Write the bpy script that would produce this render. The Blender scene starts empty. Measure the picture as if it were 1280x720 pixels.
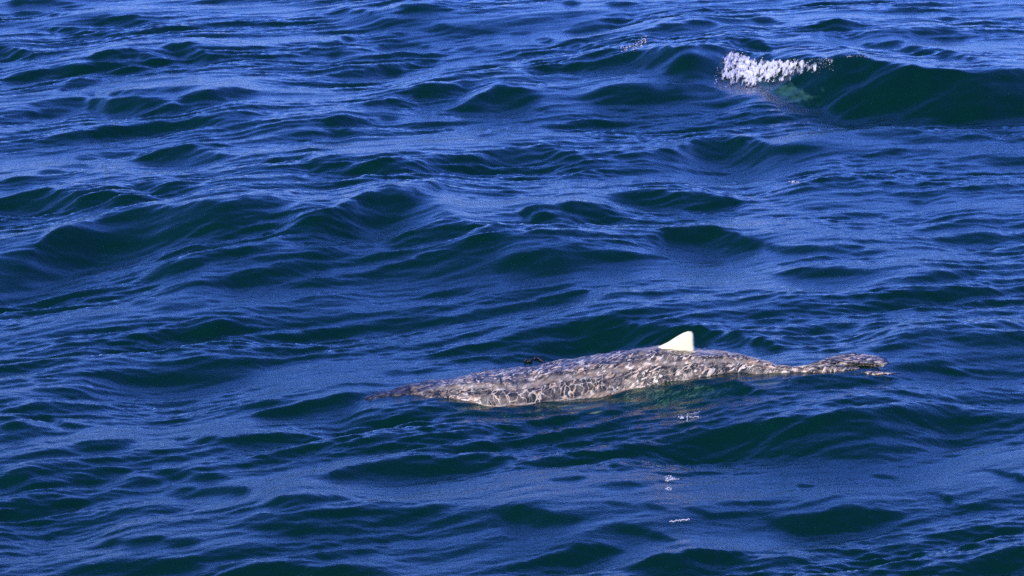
import bpy, bmesh, math, random
import numpy as np
from mathutils import Vector, noise as mnoise

# ------------------------------------------------------------------ camera, sky, sun, exposure
SC = bpy.context.scene
COL = SC.collection
CAM_H, DIP, HALF_W = 8.0, math.radians(13.0), math.tan(math.radians(9.3))
cam_data = bpy.data.cameras.new("camera")
cam = bpy.data.objects.new("camera", cam_data)
COL.objects.link(cam)
cam.location = (0, 0, CAM_H)
cam.rotation_euler = (math.pi / 2 - DIP, 0, 0)
cam_data.sensor_width = 36
cam_data.lens = 18 / HALF_W
cam_data.clip_start, cam_data.clip_end = 0.5, 20000
SC.camera = cam

SUN_EL, SUN_AZ = math.radians(33), math.radians(204)     # azimuth clockwise from +Y: behind the camera, a little to the left
w = bpy.data.worlds.new("World")
SC.world = w
w.use_nodes = True
wn, wl = w.node_tree.nodes, w.node_tree.links
bg = wn["Background"]
sky = wn.new("ShaderNodeTexSky")
sky.sky_type = 'NISHITA'
sky.sun_disc = False
sky.sun_elevation = SUN_EL
sky.sun_rotation = SUN_AZ
sky.altitude = 0
sky.air_density, sky.dust_density, sky.ozone_density = 1.5, 0.0, 6.0
hsv = wn.new("ShaderNodeMixRGB")                          # the photograph's strong blue cast, the same over the whole sky
hsv.blend_type = 'MULTIPLY'
hsv.inputs[0].default_value = 1.0
hsv.inputs[2].default_value = (0.42, 0.64, 1.86, 1)
wl.new(sky.outputs[0], hsv.inputs[1])
wl.new(hsv.outputs[0], bg.inputs[0])
bg.inputs[1].default_value = 0.15

sun_data = bpy.data.lights.new("sun", 'SUN')
sun_data.energy = 4.4
sun_data.angle = math.radians(0.5)
sun_data.color = (1.0, 0.92, 0.80)
sun = bpy.data.objects.new("sun", sun_data)
COL.objects.link(sun)
sd = Vector((math.sin(SUN_AZ) * math.cos(SUN_EL), math.cos(SUN_AZ) * math.cos(SUN_EL), math.sin(SUN_EL)))
sun.rotation_euler = sd.to_track_quat('Z', 'Y').to_euler()
sun.location = sd * 60

SC.view_settings.view_transform = 'Standard'
SC.view_settings.look = 'None'
SC.view_settings.exposure = 0.0
SC.view_settings.gamma = 1.0
SC.cycles.use_denoising = False
SC.view_settings.use_curve_mapping = False

rng = np.random.default_rng(7)
random.seed(7)

# ------------------------------------------------------------------ camera maths (used only to measure where things stand)
CD, SD = math.cos(DIP), math.sin(DIP)


def ray(px, py):
    a = (px - 640) / 640 * HALF_W
    b = -(py - 360) / 640 * HALF_W
    return np.array([a, CD + b * SD, -SD + b * CD])


def on_level(px, py, z=0.0):
    d = ray(px, py)
    t = (z - CAM_H) / d[2]
    return np.array([d[0] * t, d[1] * t, z])


def on_depth(px, py, y):
    d = ray(px, py)
    t = y / d[1]
    return np.array([d[0] * t, y, CAM_H + d[2] * t])


def to_pixel(x, y, z):
    dz = z - CAM_H
    f = y * CD - dz * SD
    u = y * SD + dz * CD
    return 640 + 640 * x / f / HALF_W, 360 - 640 * u / f / HALF_W


# ------------------------------------------------------------------ the swell: wave faces measured from the photograph
# each face: (x, upper edge, lower edge) at a few places along the wave
FACES = [
    # broad, gently tilted stretches
    (.38, [(170,285,390),(260,262,400),(400,262,395),(520,250,372),(640,290,366),(760,300,352),(880,318,345)]),
    (.34, [(600,195,222),(760,198,225),(900,185,222),(1040,170,215),(1160,165,222),(1320,160,235)]),
    (.34, [(620,112,160),(760,110,166),(900,110,170),(1000,120,168)]),
    (.36, [(1080,418,468),(1160,410,468),(1320,400,468)]), (.34, [(620,418,470),(700,404,452),(780,396,440)]),
    (.34, [(130,412,432),(230,400,430),(360,385,432),(480,392,430),(600,378,425)]), (.30, [(120,455,500),(220,440,500),(340,432,478)]),
    (.30, [(420,20,50),(520,18,66),(660,18,55),(760,18,52)]), (.30, [(960,335,362),(1080,330,366),(1320,325,372)]),
    (.28, [(950,240,262),(1060,225,282),(1180,230,290),(1320,232,300)]), (.26, [(0,600,660),(80,600,665),(160,590,660)]),
    (.26, [(280,640,672),(420,640,682),(560,635,676),(680,630,668)]), (.28, [(60,708,740),(200,700,740),(480,706,740)]),
    # far rows
    (1.0, [(0,2,10),(50,0,8),(100,3,6)]), (1, [(15,17,19),(40,13,19),(60,15,20),(95,19,20)]),
    (1, [(100,24,26),(130,21,30),(160,22,31),(185,27,28)]), (1, [(45,34,36),(75,34,40),(105,37,43),(140,46,47)]),
    (1, [(-60,52,72),(0,57,75),(15,59,76),(35,68,74),(60,74,75)]), (1, [(110,72,73),(140,68,76),(160,68,76)]),
    (1, [(155,66,68),(185,71,77),(212,78,79)]), (1, [(200,67,69),(215,59,69),(235,61,75),(260,68,76),(295,68,70)]),
    (1, [(-40,108,112),(0,100,107),(40,90,98),(75,82,90),(110,81,87),(150,81,83)]), (.8, [(60,92,95),(100,87,92),(180,85,87)]),
    (.8, [(70,110,112),(95,100,109),(135,97,101)]), (.8, [(90,117,118),(140,115,120),(200,114,117),(245,108,114)]),
    (1, [(25,133,135),(60,123,133),(110,121,136),(130,125,145),(180,124,146),(220,125,145),(260,113,138),(290,109,125),(320,112,122)]),
    (1, [(-60,156,160),(0,144,154),(40,138,150),(90,133,146)]),
    (1, [(45,179,181),(100,170,178),(140,162,174),(180,160,165),(230,156,160),(260,149,160),(290,146,165),(320,146,162)]),
    (1, [(170,199,201),(205,191,206),(240,185,207),(265,187,206),(295,195,201)]), (.8, [(85,195,197),(120,189,194),(165,186,190)]),
    (.7, [(80,206,209),(120,203,207)]), (.9, [(20,216,218),(60,214,219),(100,215,218)]),
    (.8, [(0,228,232),(40,227,230)]),
    (1, [(-60,262,266),(0,250,262),(25,241,268),(60,236,270),(100,243,265),(140,240,262),(170,246,256)]),
    (.9, [(170,233,235),(205,231,246),(240,233,240)]),
    (.9, [(-60,325,385),(0,315,378),(40,308,370),(75,287,352),(120,275,330),(170,265,318),(200,262,308),(240,255,298),(280,252,300),(320,248,288),(350,244,275),(375,244,255)]),
    (.9, [(140,348,365),(220,330,345),(270,318,328),(320,308,322),(380,300,306)]),
    (.8, [(190,360,378),(260,350,370),(320,335,362),(380,325,350),(420,322,338)]),
    # middle left crest
    (1.1, [(340,296,312),(370,278,308),(400,265,304),(430,254,303),(460,239,296),(490,235,288),(520,237,262),(550,248,253)]),
    (.9, [(500,232,234),(540,231,236),(580,234,239)]), (.8, [(540,246,247),(600,245,249)]),
    (.9, [(355,205,212),(400,203,218),(450,203,214),(500,205,222),(545,212,222)]), (.9, [(320,204,206),(360,198,203),(400,196,199)]),
    (1, [(520,202,206),(570,196,210),(600,190,216),(640,184,206),(680,184,204),(720,194,204)]),
    (1, [(740,196,203),(780,192,206),(820,190,206),(860,180,212),(900,171,216),(940,175,214),(960,180,200),(1000,182,196),(1040,184,190)]),
    (.9, [(370,320,335),(410,312,330),(440,306,326),(470,306,318)]), (.9, [(470,302,318),(520,288,312),(560,278,300),(600,278,285)]),
    (1.05, [(430,346,358),(500,332,350),(550,316,350),(590,300,340),(620,291,325),(650,300,318)]),
    (1.05, [(610,335,352),(640,318,352),(680,309,350),(720,308,336),(760,312,330),(800,316,328),(850,322,325)]),
    (.9, [(645,260,268),(670,262,278),(695,265,278),(730,280,285)]), (.9, [(700,257,262),(740,258,272),(770,266,275)]),
    (1, [(760,246,252),(810,239,262),(850,240,266),(900,245,264),(930,252,257)]),
    (1, [(800,300,306),(845,290,310),(890,287,318),(920,293,315),(950,304,310)]),
    (1, [(935,296,302),(965,303,318),(1010,305,316),(1060,304,316),(1100,308,314)]),
    (.8, [(640,288,296),(680,291,300),(720,298,300)]),
    # right middle
    (.9, [(1045,200,202),(1075,192,198),(1100,191,200),(1140,190,193)]),
    (.8, [(1060,210,215),(1100,207,220),(1150,207,222),(1200,203,220),(1280,194,212),(1340,190,205)]),
    (1, [(1140,206,208),(1200,203,207),(1260,194,198)]), (.9, [(1015,225,232),(1060,222,225)]), (1.1, [(1070,232,236),(1110,229,234),(1150,228,233)]),
    (1, [(1100,242,245),(1140,240,245),(1168,239,244)]), (1, [(1120,254,256),(1180,248,252),(1260,242,247)]), (.8, [(1000,275,277),(1040,276,280)]),
    (.9, [(1070,270,272),(1130,276,279)]), (1, [(1160,298,302),(1190,292,308),(1220,291,309),(1250,294,306)]), (.9, [(1240,273,277),(1290,269,272)]),
    (.9, [(960,340,350),(1010,335,348),(1060,338,347),(1100,336,342)]), (.9, [(1110,354,360),(1180,345,357),(1240,337,345),(1300,335,342)]),
    # top middle
    (.9, [(390,18,24),(430,13,22),(455,14,20),(470,20,22)]), (.9, [(490,11,14),(540,9,14),(590,9,12)]), (.8, [(560,22,24),(640,20,22)]),
    (.8, [(440,36,38),(475,24,36),(510,25,38),(550,28,44),(600,33,40),(640,36,46)]),
    (1.1, [(450,43,46),(490,40,44),(510,44,46)]), (.9, [(430,48,52),(455,48,50)]), (.9, [(375,58,60),(400,55,60),(425,53,56)]),
    (1, [(455,60,62),(480,54,64),(510,52,58),(545,60,64)]), (.9, [(370,64,66),(400,65,72),(450,66,70)]), (.9, [(540,62,65),(600,61,67),(640,62,68)]),
    (1, [(395,96,102),(430,87,102),(470,81,98),(510,77,86),(550,74,78)]),
    (1.05, [(440,135,137),(490,122,134),(530,110,134),(565,105,132),(590,100,112)]),
    (1.05, [(560,140,146),(590,122,146),(620,106,145),(650,107,142),(680,115,128)]),
    (1, [(380,150,152),(420,147,156),(470,146,152),(510,146,150)]), (1, [(320,168,174),(360,161,173),(400,160,168),(450,164,166)]),
    (.8, [(500,156,160),(580,150,155)]), (.8, [(600,164,170),(630,163,170)]),
    (1, [(690,5,6),(705,3,7),(720,5,7)]), (.9, [(760,6,10),(800,8,12)]), (.9, [(700,38,42),(740,24,38),(770,19,30),(795,22,26)]),
    (.8, [(640,38,46),(660,34,45)]), (1, [(800,42,44),(830,30,44),(860,28,42),(890,27,36),(905,31,33)]), (.9, [(930,25,27),(960,23,29),(1010,28,30)]),
    (1.1, [(665,52,55),(683,50,56),(697,55,57)]), (.9, [(705,57,59),(725,57,59)]), (1, [(900,52,54),(925,46,56),(950,50,62),(965,58,60)]),
    # the big breaking wave, left shoulder, gap with foam and right face
    (1.1, [(640,91,97),(700,83,93),(750,73,92),(790,63,88),(830,58,95),(870,60,105),(900,57,112),(925,60,114),(950,70,114),(975,73,100)]),
    (1.0, [(720,122,128),(750,112,142),(790,104,150),(830,103,150),(880,108,148),(920,116,140),(940,122,130)]),
    (1.5, [(940,78,112),(970,73,146),(1000,72,148),(1040,72,150),(1070,68,153),(1100,77,150),(1150,84,150),(1200,86,154),(1240,87,158),(1280,88,158),(1360,92,165)]),
    (.8, [(640,111,125),(665,113,122)]), (.8, [(640,136,140),(670,133,138),(690,134,146)]), (.8, [(640,166,172),(680,166,172)]),
    (.9, [(1060,168,172),(1100,161,178),(1130,163,176),(1160,170,174)]),
    (.9, [(1030,33,42),(1060,31,37),(1100,30,34)]), (.9, [(1030,42,47),(1070,42,46)]), (.9, [(1140,3,6),(1200,0,4),(1240,0,3)]),
    (1, [(1160,21,24),(1195,21,24)]), (1, [(1240,20,26),(1285,19,30)]), (.9, [(1080,54,58),(1120,47,57),(1135,47,50)]), (.8, [(1000,58,62),(1030,57,62)]),
    (.7, [(1120,60,66),(1150,58,70),(1180,66,75),(1230,74,82)]), (.9, [(1140,40,45),(1170,37,46),(1220,45,48)]),
    # left, below middle
    (.8, [(160,380,395),(220,374,386),(260,366,378)]), (.8, [(190,388,398),(240,380,390),(290,373,380)]),
    (.9, [(120,432,437),(180,420,436),(230,408,428),(280,402,418),(330,396,408)]),
    (.9, [(15,428,433),(55,429,433)]), (.9, [(70,426,428),(95,427,429)]), (.8, [(55,440,442),(110,440,441)]), (.8, [(120,446,448),(190,444,446),(215,436,440)]),
    (.9, [(25,454,457),(55,455,457)]), (.9, [(60,465,475),(110,465,474),(170,463,485),(220,456,490),(260,447,485),(320,447,470),(360,442,456)]),
    (.7, [(30,484,492),(80,486,496),(130,488,498),(180,488,495)]), (1, [(20,508,512),(60,515,522),(90,530,534),(125,533,536)]),
    (1, [(-60,520,530),(0,525,537),(30,528,546),(60,537,548)]), (.8, [(245,512,514),(275,509,511)]),
    (.8, [(330,376,388),(400,375,385),(450,367,382),(520,362,376),(600,358,370),(640,356,366)]),
    (1, [(330,427,429),(400,413,422),(440,405,416),(490,398,412),(540,392,406),(600,392,400),(640,388,396)]),
    (1, [(560,392,402),(600,380,396),(640,376,392),(690,366,384),(730,362,374),(750,364,368)]),
    (.8, [(320,437,445),(370,435,445),(430,432,438)]), (.8, [(500,440,448),(540,432,440),(560,424,432),(600,418,426),(640,412,420)]),
    (.7, [(480,465,470),(550,458,464),(620,450,456)]), (.9, [(345,492,498),(400,485,490)]),
    (1, [(320,514,530),(360,508,524),(410,500,520),(450,492,508),(470,490,500)]),
    (1, [(390,530,540),(440,520,535),(480,513,530),(520,508,525),(570,508,522),(620,513,524),(660,513,525),(700,510,522),(740,506,518)]),
    (1.1, [(660,428,446),(720,408,444),(770,402,438),(820,402,430),(860,404,430),(900,408,430),(930,418,434),(960,428,440),(1000,437,443),(1050,440,443)]),
    (.8, [(690,392,404),(730,384,400),(770,382,390),(800,384,388)]), (.8, [(750,370,378),(800,368,376),(860,362,370),(920,364,372)]),
    (1, [(760,500,506),(800,492,506),(860,484,504),(920,478,492),(960,486,490),(1000,472,480),(1060,472,476)]),
    (1, [(965,405,418),(1000,402,418),(1040,402,417),(1080,403,414),(1110,404,410)]), (.8, [(960,380,384),(1000,379,387),(1040,381,386)]),
    (.9, [(1090,428,434),(1120,416,430),(1180,408,426),(1220,412,420),(1290,403,413)]), (.8, [(1060,374,382),(1160,366,378),(1240,362,375),(1300,358,370)]),
    (.9, [(1180,424,434),(1230,423,440),(1300,420,435)]), (.7, [(1120,445,464),(1180,448,466),(1240,440,462),(1300,446,460)]),
    (1.2, [(1125,464,469),(1200,467,471),(1300,464,470)]),
    (1.05, [(770,560,566),(800,549,575),(850,536,578),(900,526,576),(950,518,575),(1000,512,582),(1060,507,588),(1120,502,584),(1180,498,572),(1230,503,560),(1300,505,552)]),
    # near rows
    (.9, [(-40,545,556),(0,545,557),(40,541,549),(90,540,545)]), (.8, [(90,553,568),(130,551,566),(165,552,562)]),
    (.9, [(-50,583,606),(0,585,605),(40,590,605),(80,592,602),(120,587,602),(160,585,590)]), (1, [(-50,636,650),(0,632,650),(30,625,655),(60,628,645),(100,622,632)]),
    (.9, [(150,605,610),(175,597,606),(205,598,603)]), (.9, [(200,614,620),(230,608,623),(270,606,622),(300,608,618),(330,615,620)]),
    (1, [(190,585,590),(230,586,594),(260,587,597),(285,592,595)]), (.7, [(40,680,686),(60,668,678),(100,660,672),(140,655,665)]),
    (.9, [(70,711,722),(130,704,725),(200,702,725),(250,704,728),(320,702,740),(380,704,740),(450,708,735),(500,715,728)]),
    (.9, [(115,684,688),(145,680,687),(200,676,681),(250,678,682)]), (.9, [(220,548,552),(280,546,558),(320,545,562),(360,545,560),(400,548,555)]),
    (.8, [(280,660,664),(320,659,670),(370,658,672),(440,660,670),(480,650,665),(520,647,664),(570,642,658),(620,638,655)]),
    (1.05, [(390,597,602),(430,582,600),(470,572,598),(510,567,600),(550,566,592),(600,559,588),(635,570,580)]),
    (.8, [(320,628,640),(370,623,640),(410,622,632),(460,627,630)]), (1, [(610,640,655),(640,637,660),(680,641,662),(720,648,655),(738,646,650)]),
    (1.05, [(630,704,707),(680,688,702),(720,676,698),(750,674,692),(778,681,686)]), (1.05, [(780,718,726),(820,699,738),(860,692,735),(900,692,718),(945,699,708)]),
    (.8, [(745,660,664),(770,655,664),(810,658,668),(840,665,672)]), (1, [(690,600,606),(710,597,605),(735,602,604)]), (1, [(740,611,614),(770,607,613),(812,607,611)]),
    (.9, [(690,566,568),(720,562,566)]), (1, [(745,573,577),(775,582,588),(825,587,590)]), (1, [(890,632,636),(940,632,638),(1000,629,636)]),
    (.9, [(960,646,658),(1000,641,664),(1050,635,662),(1100,633,655),(1130,641,648)]), (.9, [(1050,681,685),(1120,669,681),(1180,663,676),(1290,655,668)]),
    (1, [(1000,689,693),(1060,691,696),(1100,694,698)]), (1.1, [(1140,688,692),(1220,684,691)]), (.9, [(1215,705,713),(1290,690,710)]),
    (1.1, [(985,604,608),(1000,607,612),(1021,611,615)]), (1.1, [(1090,597,602),(1116,599,603)]), (.9, [(1160,620,623),(1200,628,633),(1265,632,638)]),
    (.9, [(1230,590,594),(1290,602,611)]), (1.2, [(975,669,673),(1002,669,674)]), (.9, [(860,640,642),(890,645,649),(960,642,646)]),
    (.9, [(808,634,637),(830,637,640)]), (.8, [(760,633,635),(790,636,638)]),
]
# thin crest lines that mirror the low sky: (x, y, thickness)
CRESTS = [
    [(320,301,3),(360,281,3),(400,263,3),(440,249,3),(490,232,3),(540,226,3),(570,220,3)], [(120,440,2),(160,438,2),(220,428,2),(300,413,2)],
    [(200,317,3),(260,305,4),(330,296,3)], [(200,348,3),(260,334,4),(330,324,3)], [(380,312,3),(430,304,3),(500,290,3),(540,274,3)],
    [(370,345,4),(440,330,4),(520,318,4),(570,302,3),(610,288,3)], [(0,510,2),(30,517,2),(60,528,3),(80,536,2)], [(0,495,2),(60,499,2),(110,500,2)],
    [(640,239,3),(680,247,3),(740,256,3),(780,268,3),(830,270,3)], [(690,237,2),(740,235,2),(820,236,2),(900,242,2),(960,248,2)],
    [(750,226,2),(790,215,3),(830,208,2)], [(670,303,3),(740,303,3),(790,308,3),(850,320,3)], [(300,154,3),(330,148,3),(380,144,3),(450,142,2)],
    [(330,110,2),(390,108,2)], [(430,122,3),(490,116,3),(540,106,3),(580,97,2)], [(60,118,2),(120,122,2),(180,121,2),(230,117,2),(280,104,3),(320,104,2)],
    [(1060,419,2),(1100,413,3),(1150,406,3),(1280,392,3)], [(1170,421,2),(1240,420,2),(1290,414,2)], [(1110,586,4),(1180,569,4),(1230,562,3),(1300,556,3)],
    [(0,715,3),(40,704,3),(80,697,3),(130,692,3),(180,687,3),(250,690,3)], [(30,688,3),(80,685,3),(115,682,2)], [(960,642,3),(1000,631,3),(1050,625,3),(1100,624,3),(1160,634,2)],
    [(1110,686,2),(1200,679,2),(1290,672,2)], [(1130,700,2),(1200,692,2),(1290,681,2)], [(320,565,3),(390,557,3),(440,550,3),(500,541,2)],
    [(360,590,4),(430,572,4),(500,560,3),(560,546,3),(620,552,2)], [(960,508,3),(1010,500,3),(1060,492,4),(1140,482,4)], [(340,528,4),(400,518,4),(480,506,3),(540,498,2)],
    [(1000,436,2),(1050,441,2)], [(820,55,3),(850,57,3),(880,58,2)], [(480,42,2),(510,49,2)], [(80,206,2),(160,220,3),(220,223,3),(320,218,2)],
    [(600,655,3),(680,667,3),(640,672,3)], [(780,700,3),(820,693,3),(860,688,3),(940,692,2)], [(400,690,3),(480,698,3),(540,706,2)],
]

PX0, PX1, PY0, PY1 = -200, 1480, -60, 800


def slope_picture():
    W_, H_ = PX1 - PX0, PY1 - PY0
    out = np.zeros((H_, W_), np.float32)
    rows = np.arange(H_)[:, None] + PY0
    wob = smooth_noise(W_, 9.0) * 1.2
    for st, pts in FACES:
        p = np.array(pts, float)
        st = st * (0.68 + 0.32 * min(1.0, (p[:, 2] - p[:, 1]).max() / 28)) if st > .5 else st
        xa, xb = int(p[0, 0]) - 6, int(p[-1, 0]) + 7
        xs = np.arange(max(xa, PX0), min(xb, PX1))
        top = np.interp(xs, p[:, 0], p[:, 1]) + wob[xs - PX0]
        bot = np.interp(xs, p[:, 0], p[:, 2]) - wob[xs - PX0] * .6
        th = np.maximum(bot - top, 1.2)
        ln_ = max(10.0, .30 * (xb - xa))
        end = np.clip(np.minimum(xs - xa, xb - xs) / ln_, 0, 1) ** .6
        mid_ = top + .35 * th
        bot = mid_ + (bot - mid_) * (.35 + .65 * end)
        th = np.maximum(bot - top, 1.2)
        end = np.minimum(1, end * 1.25)
        soft = np.clip(th * .5, 1.2, 24)
        up = np.clip((rows - top + 1.0) / 2.0, 0, 1)
        dn = np.clip((bot + soft * .35 - rows) / soft, 0, 1)
        dn = dn * dn * (3 - 2 * dn)
        v = st * end * up * dn
        sl = out[:, xs[0] - PX0: xs[-1] - PX0 + 1]
        np.maximum(sl, v, out=sl)
    neg = np.zeros_like(out)
    for pts in CRESTS:
        p = np.array(sorted(pts), float)
        xs = np.arange(max(int(p[0, 0]), PX0), min(int(p[-1, 0]), PX1))
        yy = np.interp(xs, p[:, 0], p[:, 1]) + wob[xs - PX0]
        th = np.interp(xs, p[:, 0], p[:, 2]) * 1.0
        end = np.clip(np.minimum(xs - xs[0], xs[-1] - xs) / 12.0, 0, 1)
        v = end * np.exp(-((rows - yy) / th) ** 2)
        sl = neg[:, xs[0] - PX0: xs[-1] - PX0 + 1]
        np.maximum(sl, v, out=sl)
    return out, neg


def smooth_noise(n, sc):
    k = rng.normal(size=n + 200)
    g = np.exp(-0.5 * (np.arange(-60, 61) / sc) ** 2)
    r = np.convolve(k, g, 'same')[100:100 + n]
    return r / r.std()


def bil(a, fx, fy):
    """bilinear lookup, clamped"""
    h_, w_ = a.shape
    fx = np.clip(fx, 0, w_ - 1.001)
    fy = np.clip(fy, 0, h_ - 1.001)
    ix, iy = fx.astype(np.int32), fy.astype(np.int32)
    tx, ty = (fx - ix).astype(np.float32), (fy - iy).astype(np.float32)
    return (a[iy, ix] * (1 - tx) + a[iy, ix + 1] * tx) * (1 - ty) + (a[iy + 1, ix] * (1 - tx) + a[iy + 1, ix + 1] * tx) * ty


def bilw(a, fx, fy):
    """bilinear lookup, wrapping"""
    h_, w_ = a.shape
    ix, iy = np.floor(fx).astype(np.int64), np.floor(fy).astype(np.int64)
    tx, ty = (fx - ix).astype(np.float32), (fy - iy).astype(np.float32)
    i0, j0, i1, j1 = ix % w_, iy % h_, (ix + 1) % w_, (iy + 1) % h_
    return (a[j0, i0] * (1 - tx) + a[j0, i1] * tx) * (1 - ty) + (a[j1, i0] * (1 - tx) + a[j1, i1] * tx) * ty


# ---- wind ripples: a random directional spectrum on a tile
def ripple_tile(n, size, lmin, lmax, spread, turn, power, seed):
    r = np.random.default_rng(seed)
    k1 = 2 * np.pi * np.fft.fftfreq(n, size / n)
    KX, KY = np.meshgrid(k1, k1)
    K = np.hypot(KX, KY) + 1e-9
    th = np.arctan2(KY, KX) - (np.pi / 2 + turn)
    amp = K ** power * np.abs(np.cos(th)) ** spread
    amp *= np.exp(-(K / (2 * np.pi / lmin)) ** 2) * np.exp(-((2 * np.pi / lmax) / K) ** 2)
    sp = amp * np.fft.fft2(r.normal(size=(n, n)))
    h = np.fft.ifft2(sp).real
    sy = np.fft.ifft2(sp * 1j * KY).real
    return (h / sy.std()).astype(np.float32), size / n


RT, RC = ripple_tile(512, 15.0, 0.25, 2.4, 10, 0.35, -1.2, 21)
RT = RT / RT.std()


# ---- height of the measured swell: integrate the slopes (least squares), letting the height move each face to where it is seen
SX0, SX1, SY0, SY1, SG = -15.0, 15.0, 18.0, 84.0, 0.045
gx = np.arange(SX0, SX1, SG)
gy = np.arange(SY0, SY1, SG)
GX, GY = np.meshgrid(gx, gy)
FACE_SLOPE, BACK_SLOPE, CREST_SLOPE = 0.44, -0.05, -0.09
pic_face, pic_crest = slope_picture()
kx = 2 * np.pi * np.fft.fftfreq(len(gx), SG)[None, :]
ky = 2 * np.pi * np.fft.fftfreq(len(gy), SG)[:, None]
KOP = (-1j * ky) / (ky ** 2 + 0.02 * kx ** 2 + (2 * np.pi / 30) ** 2)
edge = np.clip((GX - SX0) / 2.5, 0, 1) * np.clip((SX1 - GX) / 2.5, 0, 1) * np.clip((GY - SY0) / 3, 0, 1) * np.clip((SY1 - GY) / 8, 0, 1)
RAG = np.clip(0.88 + 0.20 * bilw(RT, GX / RC, GY / RC), 0.3, 1.15)
H = np.zeros_like(GX)
for it in range(26):
    px, py = to_pixel(GX, GY, H)
    py = py + 1.4 * bilw(RT, GX / RC * 1.7 + 40, GY / RC * 1.7)
    f = bil(pic_face, px - PX0, py - PY0)
    c = bil(pic_crest, px - PX0, py - PY0)
    f = f * RAG
    S = (FACE_SLOPE * f + BACK_SLOPE * (1 - np.clip(f, 0, 1)) + CREST_SLOPE * c * (1 - np.clip(f, 0, 1))) * edge
    Hn = np.fft.ifft2(np.fft.fft2(S) * KOP).real * edge
    H = H + (0.5 if it < 16 else 0.3) * (Hn - H)
SWELL = H.astype(np.float32)
FACE_W = np.clip(bil(pic_face, *[q - o for q, o in zip(to_pixel(GX, GY, H), (PX0, PY0))]), 0, 1).astype(np.float32)
print("swell", SWELL.min(), SWELL.max(), np.abs(Hn - H).max())


R1, C1 = ripple_tile(1024, 41.0, 0.5, 4.5, 14, 0.30, -2.3, 11)     # metre waves, slope rms 1
R2, C2 = ripple_tile(1024, 17.3, 0.07, 1.3, 12, 0.42, -1.9, 12)     # wavelets
R3, C3 = ripple_tile(1024, 9.7, 0.035, 0.24, 4, 0.2, -2.0, 14)   # finest ripples in the mesh
R4, C4 = ripple_tile(1024, 23.9, 0.13, 1.1, 44, 0.55, -1.9, 17)    # long streaks slanting away to the right
RG, CG = ripple_tile(512, 37.0, 1.5, 9.0, 1, 0.3, -1.2, 13)        # gust pattern
RG = RG / RG.std()


def water_h(x, y, fine=1.0):
    x = np.asarray(x, np.float64)
    y = np.asarray(y, np.float64)
    fx, fy = (x - SX0) / SG, (y - SY0) / SG
    ins = (x > SX0) & (x < SX1) & (y > SY0) & (y < SY1)
    sw = np.where(ins, bil(SWELL, fx, fy), 0)
    fw = np.where(ins, bil(FACE_W, fx, fy), 0)
    gust = np.clip(0.85 + 0.40 * bilw(RG, x / CG, y / CG), 0.3, 1.7)
    calm = 1 - 0.18 * fw
    h = sw + 0.05 * bilw(R1, x / C1, y / C1) * (0.4 + 0.6 * calm)
    h = h + fine * gust * calm * (0.11 * bilw(R4, x / C4, y / C4) + 0.115 * bilw(R2, x / C2, y / C2) + 0.15 * bilw(R3, x / C3, y / C3))
    far = 0.18 * (1 - np.where(ins, bil(edge.astype(np.float32), fx, fy), 0))
    return h + far * bilw(R1, x / C1 * .23 + 91, y / C1 * .23) * 3.0


def hit_water(px, py):
    """first meeting of a sight line with the water"""
    d = ray(px, py)
    t = np.arange(20.0, 80.0, 0.02)
    zz = CAM_H + d[2] * t
    hh = water_h(d[0] * t, d[1] * t)
    i = int(np.argmax(zz < hh))
    if i == 0:
        return on_level(px, py)
    return np.array([d[0] * t[i], d[1] * t[i], hh[i]])


# ------------------------------------------------------------------ materials
def new_mat(name):
    m = bpy.data.materials.new(name)
    m.use_nodes = True
    nt = m.node_tree
    nt.nodes.clear()
    return m, nt.nodes, nt.links


def water_material():
    m, n, l = new_mat("sea_water")
    out = n.new("ShaderNodeOutputMaterial")
    geo = n.new("ShaderNodeNewGeometry")
    mp = n.new("ShaderNodeMapping")
    mp.inputs['Scale'].default_value = (1.0, 1.6, 1.0)
    nz = n.new("ShaderNodeTexNoise")
    nz.inputs['Scale'].default_value = 34
    nz.inputs['Detail'].default_value = 3
    bp = n.new("ShaderNodeBump")
    bp.inputs['Strength'].default_value = 1.0
    bp.inputs['Distance'].default_value = 0.004
    l.new(geo.outputs['Position'], mp.inputs[0])
    l.new(mp.outputs[0], nz.inputs['Vector'])
    l.new(nz.outputs[0], bp.inputs['Height'])
    fr = n.new("ShaderNodeFresnel")
    fr.inputs[0].default_value = 1.34
    l.new(bp.outputs[0], fr.inputs['Normal'])
    gl = n.new("ShaderNodeBsdfGlossy")
    gl.inputs['Roughness'].default_value = 0.08
    gl.inputs['Color'].default_value = (1, 1, 1, 1)
    l.new(bp.outputs[0], gl.inputs['Normal'])
    df = n.new("ShaderNodeBsdfDiffuse")
    df.inputs['Color'].default_value = (0.0016, 0.053, 0.021, 1)
    tr = n.new("ShaderNodeBsdfTransparent")
    tr.inputs['Color'].default_value = (0.90, 0.96, 0.95, 1)
    body = n.new("ShaderNodeMixShader")
    body.inputs[0].default_value = 0.68
    l.new(df.outputs[0], body.inputs[1])
    l.new(tr.outputs[0], body.inputs[2])
    mix = n.new("ShaderNodeMixShader")
    l.new(fr.outputs[0], mix.inputs[0])
    l.new(body.outputs[0], mix.inputs[1])
    l.new(gl.outputs[0], mix.inputs[2])
    l.new(mix.outputs[0], out.inputs[0])
    ab = n.new("ShaderNodeVolumeAbsorption")
    ab.inputs['Color'].default_value = (0.10, 0.74, 0.66, 1)
    ab.inputs['Density'].default_value = 3.2
    l.new(ab.outputs[0], out.inputs['Volume'])
    return m


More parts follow.
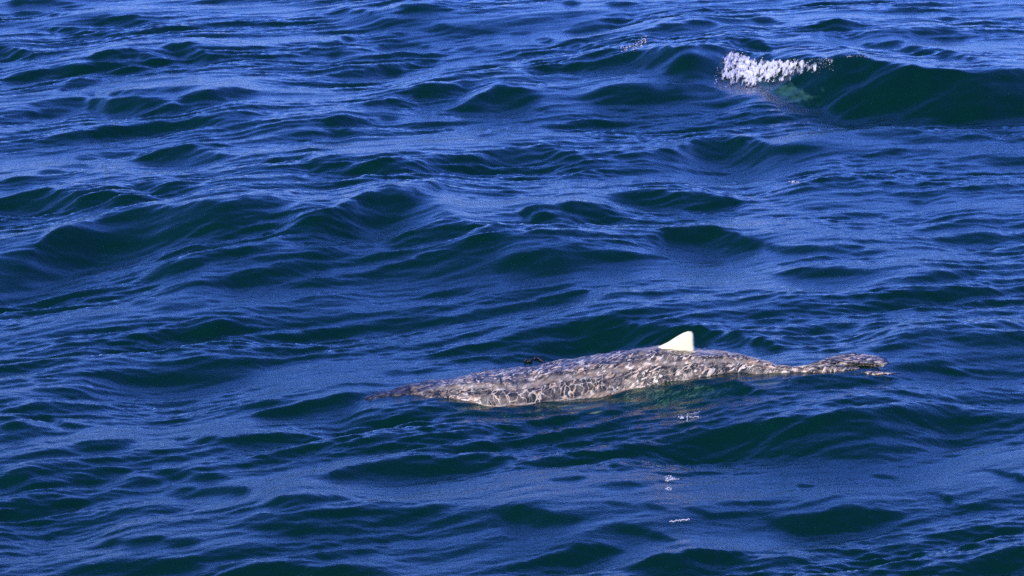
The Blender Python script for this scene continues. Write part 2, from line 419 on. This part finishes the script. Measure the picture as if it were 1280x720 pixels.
def plain(name, col, rough=0.6, spec=0.5):
    m, n, l = new_mat(name)
    out = n.new("ShaderNodeOutputMaterial")
    p = n.new("ShaderNodeBsdfPrincipled")
    p.inputs['Base Color'].default_value = (*col, 1)
    p.inputs['Roughness'].default_value = rough
    p.inputs['Specular IOR Level'].default_value = spec
    l.new(p.outputs[0], out.inputs[0])
    return m, n, l, p


def skin_material():
    """dark grey-brown wet skin with pale ridges; flank bars and pale back strokes paint water caustics in with its markings
    uv "skin": metres along and around the body; uv "band": body coordinates (0..1 along, 0 waterline .. 1 spine)"""
    m, n, l, p = plain("shark_skin", (0.05, 0.045, 0.04), 0.5)
    p.inputs['Coat Weight'].default_value = 0.3
    p.inputs['Coat Roughness'].default_value = 0.16
    p.inputs['Coat IOR'].default_value = 1.36
    geo = n.new("ShaderNodeNewGeometry")
    film = n.new("ShaderNodeTexNoise")
    film.inputs['Scale'].default_value = 13
    film.inputs['Detail'].default_value = 3
    bump = n.new("ShaderNodeBump")
    bump.inputs['Distance'].default_value = 0.03
    bump.inputs['Strength'].default_value = 1.0
    l.new(geo.outputs['Position'], film.inputs['Vector'])
    l.new(film.outputs[0], bump.inputs['Height'])
    l.new(bump.outputs[0], p.inputs['Coat Normal'])

    def node(t, **kw):
        q = n.new(t)
        for k, v in kw.items():
            if hasattr(q, k):
                setattr(q, k, v)
            else:
                q.inputs[k.replace('_', ' ')].default_value = v
        return q

    def math_(op, a, b=None):
        q = node("ShaderNodeMath", operation=op)
        for i_, v in enumerate((a, b)):
            if v is None:
                continue
            if isinstance(v, (int, float)):
                q.inputs[i_].default_value = v
            else:
                l.new(v, q.inputs[i_])
        return q.outputs[0]

    def ramp(v, a, b, c=0.0, d=1.0):
        q = node("ShaderNodeMapRange", interpolation_type='SMOOTHSTEP')
        for nm, x in (('From Min', a), ('From Max', b), ('To Min', c), ('To Max', d)):
            if isinstance(x, (int, float)):
                q.inputs[nm].default_value = x
            else:
                l.new(x, q.inputs[nm])
        l.new(v, q.inputs['Value'])
        return q.outputs[0]

    uv = node("ShaderNodeUVMap", uv_map="skin")
    bd = node("ShaderNodeUVMap", uv_map="band")
    sep = node("ShaderNodeSeparateXYZ")
    l.new(bd.outputs[0], sep.inputs[0])
    t, q = sep.outputs[0], sep.outputs[1]

    def noise(scale, detail=2.0, src=None):
        z = node("ShaderNodeTexNoise")
        z.inputs['Scale'].default_value = scale
        z.inputs['Detail'].default_value = detail
        l.new(src or uv.outputs[0], z.inputs['Vector'])
        return z

    wz = noise(7, 2)
    add = node("ShaderNodeVectorMath", operation='MULTIPLY_ADD')
    add.inputs[1].default_value = (0.15, 0.12, 0.0)
    l.new(wz.outputs['Color'], add.inputs[0])
    l.new(uv.outputs[0], add.inputs[2])

    def cells(scale, sx, sy):
        mp_ = node("ShaderNodeMapping")
        mp_.inputs['Scale'].default_value = (sx, sy, 1)
        l.new(add.outputs[0], mp_.inputs[0])
        v = node("ShaderNodeTexVoronoi", feature='DISTANCE_TO_EDGE')
        v.inputs['Scale'].default_value = scale
        l.new(mp_.outputs[0], v.inputs['Vector'])
        return v.outputs['Distance']

    wid = ramp(noise(11, 2).outputs[0], 0.34, 0.70, 0.01, 0.24)
    def caustic_dashes(scale, turn, stretch, lo, hi):
        rot = node("ShaderNodeMapping")
        rot.inputs['Rotation'].default_value = (0, 0, math.radians(turn))
        l.new(uv.outputs[0], rot.inputs[0])
        stq = node("ShaderNodeMapping")
        stq.inputs['Scale'].default_value = (1.0, stretch, 1)
        l.new(rot.outputs[0], stq.inputs[0])
        z = noise(scale, 2.5, stq.outputs[0])
        z.inputs['Distortion'].default_value = 0.9
        return ramp(z.outputs[0], lo, hi), z.outputs[0]

    dash, dash_h = caustic_dashes(14, -24, 2.0, 0.525, 0.60)  # light broken by the surface ripples, painted as pale strokes
    fleck, fleck_h = caustic_dashes(31, -40, 1.7, 0.56, 0.66)
    back = math_('MAXIMUM', dash, math_('MULTIPLY', fleck, 0.8))
    skin_bump = node("ShaderNodeBump")
    skin_bump.inputs['Distance'].default_value = 0.035
    skin_bump.inputs['Strength'].default_value = 0.9
    l.new(dash_h, skin_bump.inputs['Height'])
    l.new(skin_bump.outputs[0], p.inputs['Normal'])
    bars = ramp(cells(14, 1.3, 0.55), 0.0, math_('ADD', math_('MULTIPLY', wid, 0.7), 0.015), 1.0, 0.0)
    qn = math_('ADD', q, math_('MULTIPLY', math_('SUBTRACT', noise(4, 2).outputs[0], 0.5), 0.22))
    low = math_('MULTIPLY', ramp(qn, 0.34, 0.44, 0.9, 0.0), math_('MULTIPLY', ramp(t, 0.20, 0.27), ramp(t, 0.44, 0.56, 1.0, 0.0)))
    mixl = node("ShaderNodeMix", data_type='FLOAT')
    l.new(low, mixl.inputs[0])
    l.new(back, mixl.inputs[2])
    l.new(bars, mixl.inputs[3])
    lines = math_('MULTIPLY', mixl.outputs[0], math_('MULTIPLY', ramp(noise(6, 3).outputs[0], 0.36, 0.54, 0.35, 1.0), ramp(t, 0.08, 0.24, 0.45, 1.0)))  # caustic light painted into the skin colour, mixed with its markings
    ridge1 = math_('MULTIPLY', ramp(qn, 0.40, 0.46), ramp(qn, 0.50, 0.60, 1.0, 0.0))  # pale ridge band, sky reflection of the water film put into its colour
    belly = math_('MULTIPLY', math_('MULTIPLY', ramp(qn, 0.0, 0.06, 1.0, 0.0), ramp(qn, -0.12, -0.04)), ramp(t, 0.15, 0.24))
    spine = math_('MULTIPLY', ramp(qn, 0.80, 0.95), ramp(t, 0.5, 0.62))
    pale = math_('MAXIMUM', math_('MULTIPLY', math_('MULTIPLY', ridge1, 0.32), ramp(t, 0.1, 0.2)), math_('MAXIMUM', math_('MULTIPLY', belly, 0.5), math_('MULTIPLY', spine, 0.5)))
    f = math_('MAXIMUM', lines, pale)
    base = node("ShaderNodeValToRGB")
    base.color_ramp.elements[0].position = 0.46
    base.color_ramp.elements[0].color = (0.018, 0.020, 0.016, 1)
    base.color_ramp.elements[1].position = 0.70
    base.color_ramp.elements[1].color = (0.22, 0.175, 0.115, 1)
    l.new(noise(9, 4).outputs[0], base.inputs[0])
    tone = node("ShaderNodeValToRGB")
    tone.color_ramp.elements[0].position = 0.4
    tone.color_ramp.elements[0].color = (0.62, 0.42, 0.23, 1)
    tone.color_ramp.elements[1].position = 0.6
    tone.color_ramp.elements[1].color = (0.84, 0.72, 0.52, 1)
    l.new(noise(14, 2).outputs[0], tone.inputs[0])
    mx = node("ShaderNodeMix", data_type='RGBA')
    l.new(f, mx.inputs['Factor'])
    l.new(base.outputs[0], mx.inputs['A'])
    l.new(tone.outputs[0], mx.inputs['B'])
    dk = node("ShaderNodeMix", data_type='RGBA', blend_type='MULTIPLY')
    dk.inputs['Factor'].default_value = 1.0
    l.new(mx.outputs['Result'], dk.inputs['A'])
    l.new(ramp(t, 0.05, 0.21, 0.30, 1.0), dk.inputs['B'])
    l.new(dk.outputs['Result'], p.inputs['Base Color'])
    return m


M_WATER = water_material()
M_DEEP = plain("deep_sea", (0.0006, 0.020, 0.010), 1.0, 0.0)[0]
M_SKIN = skin_material()
M_FIN = plain("pale_fin", (0.92, 0.84, 0.48), 0.5)[0]
M_UNDER = plain("pale_underfin", (0.70, 0.56, 0.42), 0.5)[0]
def foam_material():
    """froth: opaque where it is thick, letting the water through where it thins out"""
    m, n, l, p = plain("sea_foam", (0.62, 0.62, 0.66), 0.8)
    out = [k for k in n if k.type == 'OUTPUT_MATERIAL'][0]
    at = n.new("ShaderNodeAttribute")
    at.attribute_name = "cover"
    mr = n.new("ShaderNodeMapRange")
    mr.interpolation_type = 'SMOOTHSTEP'
    mr.inputs['From Max'].default_value = 0.55
    mr.inputs['To Max'].default_value = 0.96
    l.new(at.outputs['Fac'], mr.inputs['Value'])
    t = n.new("ShaderNodeBsdfTransparent")
    mx = n.new("ShaderNodeMixShader")
    l.new(mr.outputs[0], mx.inputs[0])
    l.new(t.outputs[0], mx.inputs[1])
    l.new(p.outputs[0], mx.inputs[2])
    l.new(mx.outputs[0], out.inputs[0])
    return m


M_FOAM = foam_material()
M_DARK = plain("dark_wet", (0.012, 0.012, 0.014), 0.35)[0]


# ------------------------------------------------------------------ helpers
def mesh_np(name, verts, quads, mat, smooth=True):
    me = bpy.data.meshes.new(name)
    verts = np.asarray(verts, np.float32)
    quads = np.asarray(quads, np.int32)
    me.vertices.add(len(verts))
    me.vertices.foreach_set("co", verts.ravel())
    nq, k = quads.shape
    me.loops.add(nq * k)
    me.loops.foreach_set("vertex_index", quads.ravel())
    me.polygons.add(nq)
    me.polygons.foreach_set("loop_start", np.arange(0, nq * k, k, dtype=np.int32))
    if smooth:
        me.polygons.foreach_set("use_smooth", np.ones(nq, bool))
    me.update(calc_edges=True)
    me.materials.append(mat)
    return me


def link(name, me, parent=None, **props):
    o = bpy.data.objects.new(name, me)
    COL.objects.link(o)
    if parent is not None:
        o.parent = parent
        o.matrix_parent_inverse = parent.matrix_world.inverted()
    for k, v in props.items():
        o[k] = v
    return o


def grid_quads(nr, nc):
    i = np.arange(nr * nc).reshape(nr, nc)
    return np.stack([i[:-1, :-1], i[:-1, 1:], i[1:, 1:], i[1:, :-1]], -1).reshape(-1, 4)


# ------------------------------------------------------------------ the sea
def grow(a, step, ratio, end):
    out = []
    while abs(a) < end:
        a += step
        step *= ratio
        out.append(a)
    return out


yd = np.geomspace(22.5, 66.0, 1080)
y_far = grow(66.0, 0.07, 1.10, 9000)
y_near = grow(22.5, -0.03, 1.15, 600)
y_near = [v for v in y_near if v > -600]
ys = np.array(y_near[::-1] + list(yd) + y_far)
ud = np.linspace(-0.2, 0.2, 920)
u_out = grow(0.2, 0.0007, 1.16, 150)
us = np.array([-v for v in u_out[::-1]] + list(ud) + u_out)
U, Y = np.meshgrid(us, ys)
X = U * np.clip(Y, 22.5, 66)
Z = water_h(X, Y)
rad = np.hypot(X, Y)
Z *= np.clip((400 - rad) / 300, 0, 1)
sea_me = mesh_np("sea", np.stack([X, Y, Z], -1).reshape(-1, 3), grid_quads(len(ys), len(us)), M_WATER)
link("sea", sea_me, kind="structure", label="choppy deep blue sea with dark green wave faces")
dv = [(-9000, -600, -4), (9000, -600, -4), (9000, 9000, -4), (-9000, 9000, -4)]
link("deep_water", mesh_np("deep_water", dv, [[0, 1, 2, 3]], M_DEEP, False), kind="structure", label="dark deep water under the waves")
print("sea verts", X.size)


# ------------------------------------------------------------------ the shark
# along the body in the photograph: x, upper outline, lower outline (waterline), half width in metres
BODY = np.array([
    (452, 497, 500, .02), (462, 492, 503, .10), (480, 487, 503, .20), (510, 481, 501, .27), (545, 476, 502, .33), (575, 472, 506, .40),
    (600, 469, 510, .46), (625, 466, 512, .50), (660, 462, 510, .52), (700, 454, 506, .52), (740, 447, 499, .50), (780, 441, 492, .47),
    (820, 434, 487, .43), (850, 434, 482, .40), (880, 438, 478, .34), (905, 439, 474, .27), (930, 443, 470, .19), (955, 448, 468, .12),
    (975, 454, 468, .08), (990, 456, 468.5, .08), (1010, 454, 468, .07), (1030, 452.5, 467, .05), (1050, 453, 466, .03), (1074, 455, 463, .01)], float)


def build_shark():
    def lev(px):
        ys_ = np.array([on_level(px + k, np.interp(px, BODY[:, 0], BODY[:, 2]))[:2] for k in np.linspace(-80, 80, 9)])
        return float(np.mean(water_h(ys_[:, 0], ys_[:, 1], 0.0)))

    stations = np.linspace(BODY[0, 0], BODY[-1, 0], 420)
    levels = np.array([lev(p) for p in np.linspace(420, 1100, 18)])
    lv = np.interp(stations, np.linspace(420, 1100, 18), levels)
    na = 56
    V, UVs, BAND = [], [], []
    ridge_pts = []
    phis = np.linspace(-0.5 * math.pi, 1.5 * math.pi, na, endpoint=False)
    run = 0.0
    prev = None
    for i, px_ in enumerate(stations):
        top = np.interp(px_, BODY[:, 0], BODY[:, 1])
        bot = np.interp(px_, BODY[:, 0], BODY[:, 2])
        hw = np.interp(px_, BODY[:, 0], BODY[:, 3])
        bot += min(1, hw / .2) * 1.5 * mnoise.noise(Vector((px_ * .03, 3.3, 0)))
        top += .9 * mnoise.noise(Vector((px_ * .1, 1.3, 5.0)))
        z0 = lv[i]
        drop = 0.08 * min(1, hw / .3)
        bot += 6.0 * min(1, hw / .3)
        pb = on_level(px_, bot, z0 - drop)
        yc = pb[1] + hw
        pt = on_depth(px_, top, yc)
        up = max(pt[2] - z0, 0.02)
        A = up + drop
        s = drop / A
        Wd = hw
        cx = pt[0]
        if prev is not None:
            run += abs(cx - prev)
        prev = cx
        ridge_pts.append((cx, yc, z0 + up, run))
        per = (Wd + A)
        for ph in phis:
            cph, sph = math.cos(ph), math.sin(ph)
            yy = yc - Wd * cph
            zz = z0 - drop + (A if sph > 0 else A * 1.1) * sph
            # long ridges on the back
            for ra in (0.55, 1.05):
                g = math.exp(-((ph - ra) / 0.09) ** 2) + math.exp(-((ph - (math.pi - ra)) / 0.09) ** 2)
                zz += 0.018 * g * min(1, hw / .35)
            q = Vector((cx * 9.0, yy * 6.0, zz * 9.0))
            b = mnoise.noise(q) + 0.6 * mnoise.noise(q * 2.1) + 0.35 * mnoise.noise(q * 4.3)
            amp = 0.011 * min(1, hw / .2)
            ends = max(0, (600 - px_) / 150, (px_ - 900) / 120)
            if sph > 0:
                e_ = min(1, ends)
                nn_ = mnoise.noise(Vector((cx * 11, yy * 6, 9.2))) + .5 * mnoise.noise(Vector((cx * 24, yy * 13, 3.2)))
                zz -= e_ * (.022 + .05 * max(0, nn_)) + .05 * min(1, hw / .3) * max(0, mnoise.noise(Vector((cx * 2.6, yy * 5.5, 1.7))) + .05)
            V.append((cx + 0.3 * amp * b, yy - amp * b * cph * .6, zz + amp * b * max(sph, .3)))
            UVs.append((run, ph * per * .5))
            pw = math.asin(min(s, .98))
            BAND.append((i / len(stations), (ph - pw) / (math.pi / 2 - pw) if ph < math.pi / 2 else (math.pi - pw - ph) / (math.pi / 2 - pw)))
    Q = []
    n = len(stations)
    for i in range(n - 1):
        for j in range(na):
            a, b_ = i * na + j, i * na + (j + 1) % na
            Q.append((a, b_, b_ + na, a + na))
    root = bpy.data.objects.new("shark", None)
    COL.objects.link(root)
    mid = ridge_pts[n // 2]
    root.location = (mid[0], mid[1], mid[2] - 0.3)
    bpy.context.view_layer.update()
    root['label'] = "large mottled grey shark swimming left at the surface, pale dorsal fin raised"
    root['category'] = "shark"
    me = mesh_np("body", V, np.array(Q)[:, ::-1], M_SKIN)
    uvl = me.uv_layers.new(name="skin")
    UVa = np.array(UVs, np.float32)
    li = np.empty(len(me.loops), np.int32)
    me.loops.foreach_get("vertex_index", li)
    uvl.data.foreach_set("uv", UVa[li].ravel())
    uvb = me.uv_layers.new(name="band")
    uvb.data.foreach_set("uv", np.array(BAND, np.float32)[li].ravel())
    # close the two ends
    bm = bmesh.new()
    bm.from_mesh(me)
    bm.verts.ensure_lookup_table()
    for k0 in (0, (n - 1) * na):
        try:
            bm.faces.new([bm.verts[k0 + j] for j in range(na)])
        except ValueError:
            pass
    bmesh.ops.recalc_face_normals(bm, faces=bm.faces)
    bm.to_mesh(me)
    bm.free()
    link("body", me, root)

    def fin(name, outline, place, thick, mat, label=None, rows=7, rough=0.0):
        """a fin with a lens section: the outline shrinks towards a mid line while it swells to both sides"""
        pts = np.array([place(*p) for p in outline])
        m = len(pts)
        c = pts.mean(0)
        nn = np.zeros(3)
        for k in range(m):
            nn += np.cross(pts[k] - c, pts[(k + 1) % m] - c)
        nn /= np.linalg.norm(nn)
        vv, ff = [], []
        lay = []
        for side in (1, -1):
            for r in range(rows + 1):
                f = r / rows
                if side == -1 and r == 0:
                    lay.append(lay[0])
                    continue
                st = len(vv)
                for p in pts:
                    qq = c + (p - c) * (1 - f * .96) + nn * side * thick * math.sqrt(1 - (1 - f) ** 2)
                    if rough:
                        v3 = Vector(qq) * 11
                        qq = qq + nn * rough * (mnoise.noise(v3) + .5 * mnoise.noise(v3 * 2.2)) * (1 if side > 0 else .3)
                    vv.append(qq)
                lay.append(st)
        for side in range(2):
            for r in range(rows):
                a, b_ = lay[side * (rows + 1) + r], lay[side * (rows + 1) + r + 1]
                for k in range(m):
                    k2 = (k + 1) % m
                    ff.append((a + k, a + k2, b_ + k2, b_ + k))
        me_ = mesh_np(name, vv, ff, mat)
        bm_ = bmesh.new()
        bm_.from_mesh(me_)
        bm_.verts.ensure_lookup_table()
        for side in range(2):
            b_ = lay[side * (rows + 1) + rows]
            bm_.faces.new([bm_.verts[b_ + k] for k in range(m)])
        bmesh.ops.recalc_face_normals(bm_, faces=bm_.faces)
        bm_.to_mesh(me_)
        bm_.free()
        for p_ in me_.polygons:
            p_.use_smooth = True
        uvl_ = me_.uv_layers.new(name="skin")
        for lp in me_.loops:
            co = me_.vertices[lp.vertex_index].co
            uvl_.data[lp.index].uv = (co.x, co.y + co.z)
        uvb_ = me_.uv_layers.new(name="band")
        for lp in me_.loops:
            uvb_.data[lp.index].uv = (0.6, 0.72)
        o = link(name, me_, root)
        if label:
            o['label'] = label
        return o

    rp = np.array(ridge_pts)

    def ridge_y(px_):
        return np.interp(px_, stations, rp[:, 1])

    # dorsal fin stands on the ridge
    fin("dorsal_fin", [(786, 446), (800, 441), (812, 437.3), (823, 433.2), (835, 427.5), (846, 420.5), (854, 416), (860, 414), (864.5, 414.2), (867, 417), (867.6, 424), (867.8, 431), (869, 437), (866, 444), (850, 450), (828, 449)],
        lambda a, b_: on_depth(a, b_, ridge_y(845) - 0.01), 0.03, M_FIN, "pale cream dorsal fin, rounded at the tip")

    def near_surface(off, slope=0.0, ref=460):
        def f(a, b_):
            z0 = np.interp(a, stations, lv) + off + (ref - b_) * slope
            p_ = on_level(a, b_, z0)
            if off < 0:
                for _ in range(3):
                    p_ = on_level(a, b_, float(water_h(p_[0], p_[1], .3)) + off)
            return p_
        return f

    fin("tail_lobe", [(972, 463), (1000, 459), (1022, 451.5), (1040, 446), (1062, 442.5), (1084, 442.5), (1100, 444.5), (1108, 449), (1112, 455), (1104, 458), (1084, 454), (1060, 452.5), (1036, 456), (1010, 463), (985, 468)],
        near_surface(0.012, 0.004), 0.016, M_SKIN, "blunt upper tail lobe", rows=9, rough=0.02)
    fin("tail_lobe", [(975, 465), (1005, 465.5), (1036, 463.5), (1060, 461), (1084, 462.5), (1100, 464), (1128, 467), (1105, 468.5), (1080, 468.5), (1040, 469.5), (1005, 469.5), (980, 469)],
        near_surface(0.006, 0.002), 0.012, M_SKIN, "pointed lower tail lobe", rows=6, rough=0.015)
    fin("pectoral_fin", [(692, 503), (720, 500), (762, 492), (763, 503), (761, 512), (744, 517), (715, 517), (698, 512)], near_surface(-0.038), 0.006, M_UNDER, "pale pectoral fin below the waterline")
    fin("pelvic_fin", [(925, 468), (950, 465), (972, 467), (985, 469), (980, 477), (966, 483), (948, 483), (930, 478)], near_surface(-0.038), 0.006, M_UNDER, "pale pelvic fin below the waterline")
    return root


build_shark()


# ------------------------------------------------------------------ foam
ICO = None


def ico():
    global ICO
    if ICO is None:
        bm = bmesh.new()
        bmesh.ops.create_icosphere(bm, subdivisions=1, radius=1)
        bm.verts.ensure_lookup_table()
        ICO = (np.array([v.co[:] for v in bm.verts]), np.array([[v.index for v in f.verts] for f in bm.faces]))
        bm.free()
    return ICO


def foam(name, spots, label, category="foam", group=None, mat=None, sheet=None):
    """spots: (px, py, radius in photo pixels, lift)"""
    v0, f0 = ico()
    vs, fs = [], []
    ctr = []
    for k, (a, b_, r, lift) in enumerate(spots):
        p = hit_water(a, b_)
        m = HALF_W / 640 * math.hypot(p[1], CAM_H)
        sc = r * m * np.array([random.uniform(.8, 1.5), random.uniform(.8, 1.4), random.uniform(.6, 1.0)])
        an = random.uniform(0, 3.14)
        rot = np.array([[math.cos(an), -math.sin(an), 0], [math.sin(an), math.cos(an), 0], [0, 0, 1]])
        vv = (v0 * sc * (1 + 0.25 * np.random.default_rng(k).normal(size=(len(v0), 1)))) @ rot.T
        vs.append(vv + p + np.array([0, 0, lift * m]))
        fs.append(f0 + k * len(v0))
        ctr.append(p)
    vs = np.concatenate(vs)
    c = np.mean(ctr, 0)
    me = mesh_np(name, vs - c, np.concatenate(fs), mat or M_FOAM)
    cover = np.full(len(vs), 0.42, np.float32)
    if sheet is not None:
        cover = np.concatenate([cover * .7, sheet[2].astype(np.float32)])
        bm = bmesh.new()
        bm.from_mesh(me)
        vv = [bm.verts.new(p_ - c) for p_ in sheet[0]]
        for q_ in sheet[1]:
            bm.faces.new([vv[k] for k in q_]).smooth = True
        bm.to_mesh(me)
        bm.free()
    at = me.attributes.new('cover', 'FLOAT', 'POINT')
    at.data.foreach_set('value', cover)
    o = link(name, me, label=label, category=category)
    if mat is None:
        o['kind'] = 'stuff'
    o.location = c
    if group:
        o['group'] = group
    return o


def hits(pxs, pys, t0=38.0, t1=66.0):
    """many sight lines at once"""
    d = np.array([ray(a, b_) for a, b_ in zip(pxs, pys)])
    t = np.arange(t0, t1, 0.06)
    out = np.zeros((len(pxs), 3))
    for k in range(0, len(pxs), 2000):
        dd = d[k:k + 2000]
        zz = CAM_H + dd[:, 2:3] * t
        hh = water_h(dd[:, 0:1] * t, dd[:, 1:2] * t)
        i_ = np.argmax(zz < hh, 1)
        r_ = np.arange(len(dd))
        out[k:k + 2000] = np.stack([dd[:, 0] * t[i_], dd[:, 1] * t[i_], hh[r_, i_]], -1)
    return out


def lace_foam():
    """the torn sheet of froth that lies on the breaking crest"""
    xs_ = np.arange(892, 1046, 0.4)
    qs = np.linspace(0, 1, 90)
    top = np.interp(xs_, [892, 902, 918, 940, 965, 990, 1010, 1030, 1046], [96, 72, 66, 76, 79, 78, 80, 77, 76])
    bot = np.interp(xs_, [892, 902, 918, 940, 955, 970, 990, 1010, 1030, 1046], [112, 112, 106, 111, 104, 104, 103, 96, 88, 80])
    A, Q_ = np.meshgrid(xs_, qs)
    P = top + (bot - top) * Q_
    pts = hits(A.ravel(), P.ravel())
    m_ = np.empty(A.size)
    li_ = np.empty(A.size)
    for k, (a, b_) in enumerate(zip(A.ravel(), P.ravel())):
        u = Vector((a * .16 + b_ * .05, b_ * .10, 2.0))
        n1 = .9 * mnoise.noise(u) + .6 * mnoise.noise(u * 2.3) + .75 * (.32 - abs(mnoise.noise(u * 3.3 + Vector((3, 9, 0))))) + .3 * mnoise.noise(u * 7.1)
        m_[k] = n1
        li_[k] = 0.6 + .6 * mnoise.noise(u * 2.2 + Vector((7, 0, 0))) + .25 * mnoise.noise(u * 5.0)
    body = np.interp(A.ravel(), [892, 900, 912, 945, 975, 1000, 1020, 1046], [-.6, -.12, .40, .58, .40, .06, -.22, -.7])
    q = Q_.ravel()
    m_ = m_ + body - np.clip((q - .62) / .38, 0, 1) * .55 - np.clip((.14 - q) / .14, 0, 1) * .35
    pts[:, 2] += 0.004 + np.clip(m_, 0, .6) * 0.07 * li_
    pts[:, 1] -= np.clip(m_, 0, .6) * 0.05 * li_
    f = grid_quads(len(qs), len(xs_))
    f = f[(m_[f] > 0).all(1)]
    long_ = np.linalg.norm(pts[f[:, 0]] - pts[f[:, 2]], axis=1) < .5
    f = f[long_]
    used, inv = np.unique(f, return_inverse=True)
    return pts[used], inv.reshape(-1, 4), m_[used]


def drop_spots():
    sp_ = []
    for _ in range(420):
        a = random.uniform(893, 1042)
        t_ = np.interp(a, [892, 902, 918, 940, 965, 990, 1010, 1030, 1046], [96, 70, 63, 73, 77, 76, 77, 75, 75])
        sp_.append((a, t_ + abs(random.gauss(0, 13)) * (1.2 if a < 980 else .55), random.choice((.2, .25, .3, .4, .55, .8)), random.uniform(0, 3)))
    for a in np.linspace(1058, 1086, 22):
        if random.random() < .7:
            sp_.append((a, 71 + random.uniform(-1, 1), random.uniform(.3, .8), .5))
    return sp_


lv_, lf_, lc_ = lace_foam()
crest = foam("breaking_foam", drop_spots(), "white foam spilling down the crest of the big dark wave", sheet=(lv_, lf_, lc_))


def bubble_cloud():
    """bubbles driven under by the breaking crest, seen as pale green through the water"""
    xs_ = np.arange(900, 1040, 1.2)
    ysn = np.arange(92, 150, 1.2)
    A, P = np.meshgrid(xs_, ysn)
    pts = hits(A.ravel(), P.ravel())
    pts[:, 2] -= 0.05
    cv = np.array([.35 + mnoise.noise(Vector((a * .05, b_ * .12, 8.0))) + .4 * mnoise.noise(Vector((a * .16, b_ * .3, 2.0))) for a, b_ in zip(A.ravel(), P.ravel())])
    cv -= ((A.ravel() - 968) / 60) ** 2 + ((P.ravel() - 117) / 26) ** 2 - .35
    f = grid_quads(len(ysn), len(xs_))
    f = f[(cv[f] > 0).any(1) & (np.linalg.norm(pts[f[:, 0]] - pts[f[:, 2]], axis=1) < .9)]
    used, inv = np.unique(f, return_inverse=True)
    me = mesh_np("bubble_cloud", pts[used], inv.reshape(-1, 4), M_BUBBLE)
    at = me.attributes.new('cover', 'FLOAT', 'POINT')
    at.data.foreach_set('value', np.clip(cv[used], 0, 1).astype(np.float32))
    link("bubble_cloud", me, kind="stuff", label="pale green cloud of bubbles in the water under the foam")


M_BUBBLE = foam_material()
for k in M_BUBBLE.node_tree.nodes:
    if k.type == 'BSDF_PRINCIPLED':
        k.inputs['Base Color'].default_value = (0.40, 0.75, 0.60, 1)
    if k.type == 'MAP_RANGE':
        k.inputs['From Max'].default_value = 0.9
        k.inputs['To Max'].default_value = 0.32
bubble_cloud()
sp = [(random.uniform(776, 808), 0, random.uniform(.25, .8), .5) for _ in range(80)]
sp = [(a, 64 - (a - 776) * .42 + random.gauss(0, 2.4), r, q) for a, _, r, q in sp]
foam("foam_patch", sp, "thin grey spray on the left shoulder of the big wave", group="small foam patches")
sp = [(852 + random.gauss(0, 1.6), 523 + random.gauss(0, 1.0), .9, .3) for _ in range(14)] + [(859.5 + random.gauss(0, .5), 518 + 1.3 * k, .8, .3) for k in range(7)] + \
     [(862 + 1.5 * k, 518 - .22 * k * 1.2, .6, .2) for k in range(9)] + [(862 + 1.6 * k, 522.5 - .15 * k, .9, .2) for k in range(8)]
foam("foam_patch", sp, "small white fleck of foam floating just below the shark's middle", group="small foam patches")
sp = [(837 + random.gauss(0, 5), 599 + random.gauss(0, 1.6), random.uniform(.5, 1.1), .2) for _ in range(34)] + [(834 + random.gauss(0, 3), 611 + random.gauss(0, 1), .8, .2) for _ in range(14)]
foam("foam_patch", sp, "scattered white foam in the blue chop above a thin white streak", group="small foam patches")
sp = [(837.5 + 1.1 * k, 652.3 - .12 * k + random.gauss(0, .3), random.uniform(.8, 1.1), .2) for k in range(23)]
foam("foam_patch", sp, "thin straight white foam streak, nearest the camera", group="small foam patches")
sp = [(986 + random.uniform(0, 14), 229 - random.uniform(0, 2), random.uniform(.4, .8), .2) for _ in range(18)]
foam("foam_patch", sp, "faint foam fleck on the water below the foam-topped wave", group="small foam patches")

sp = [(656 + k * .9, 452 + .02 * k * k * .3 + random.gauss(0, .5), 2.0, .5) for k in range(10)] + [(668 + k * .8, 449.5 - 2.5 * math.sin(k / 14 * 3.1) + .35 * k, 2.4, 1) for k in range(18)]
foam("floating_debris", sp, "small dark curved lump floating just behind the shark's back", "debris", None, M_DARK)
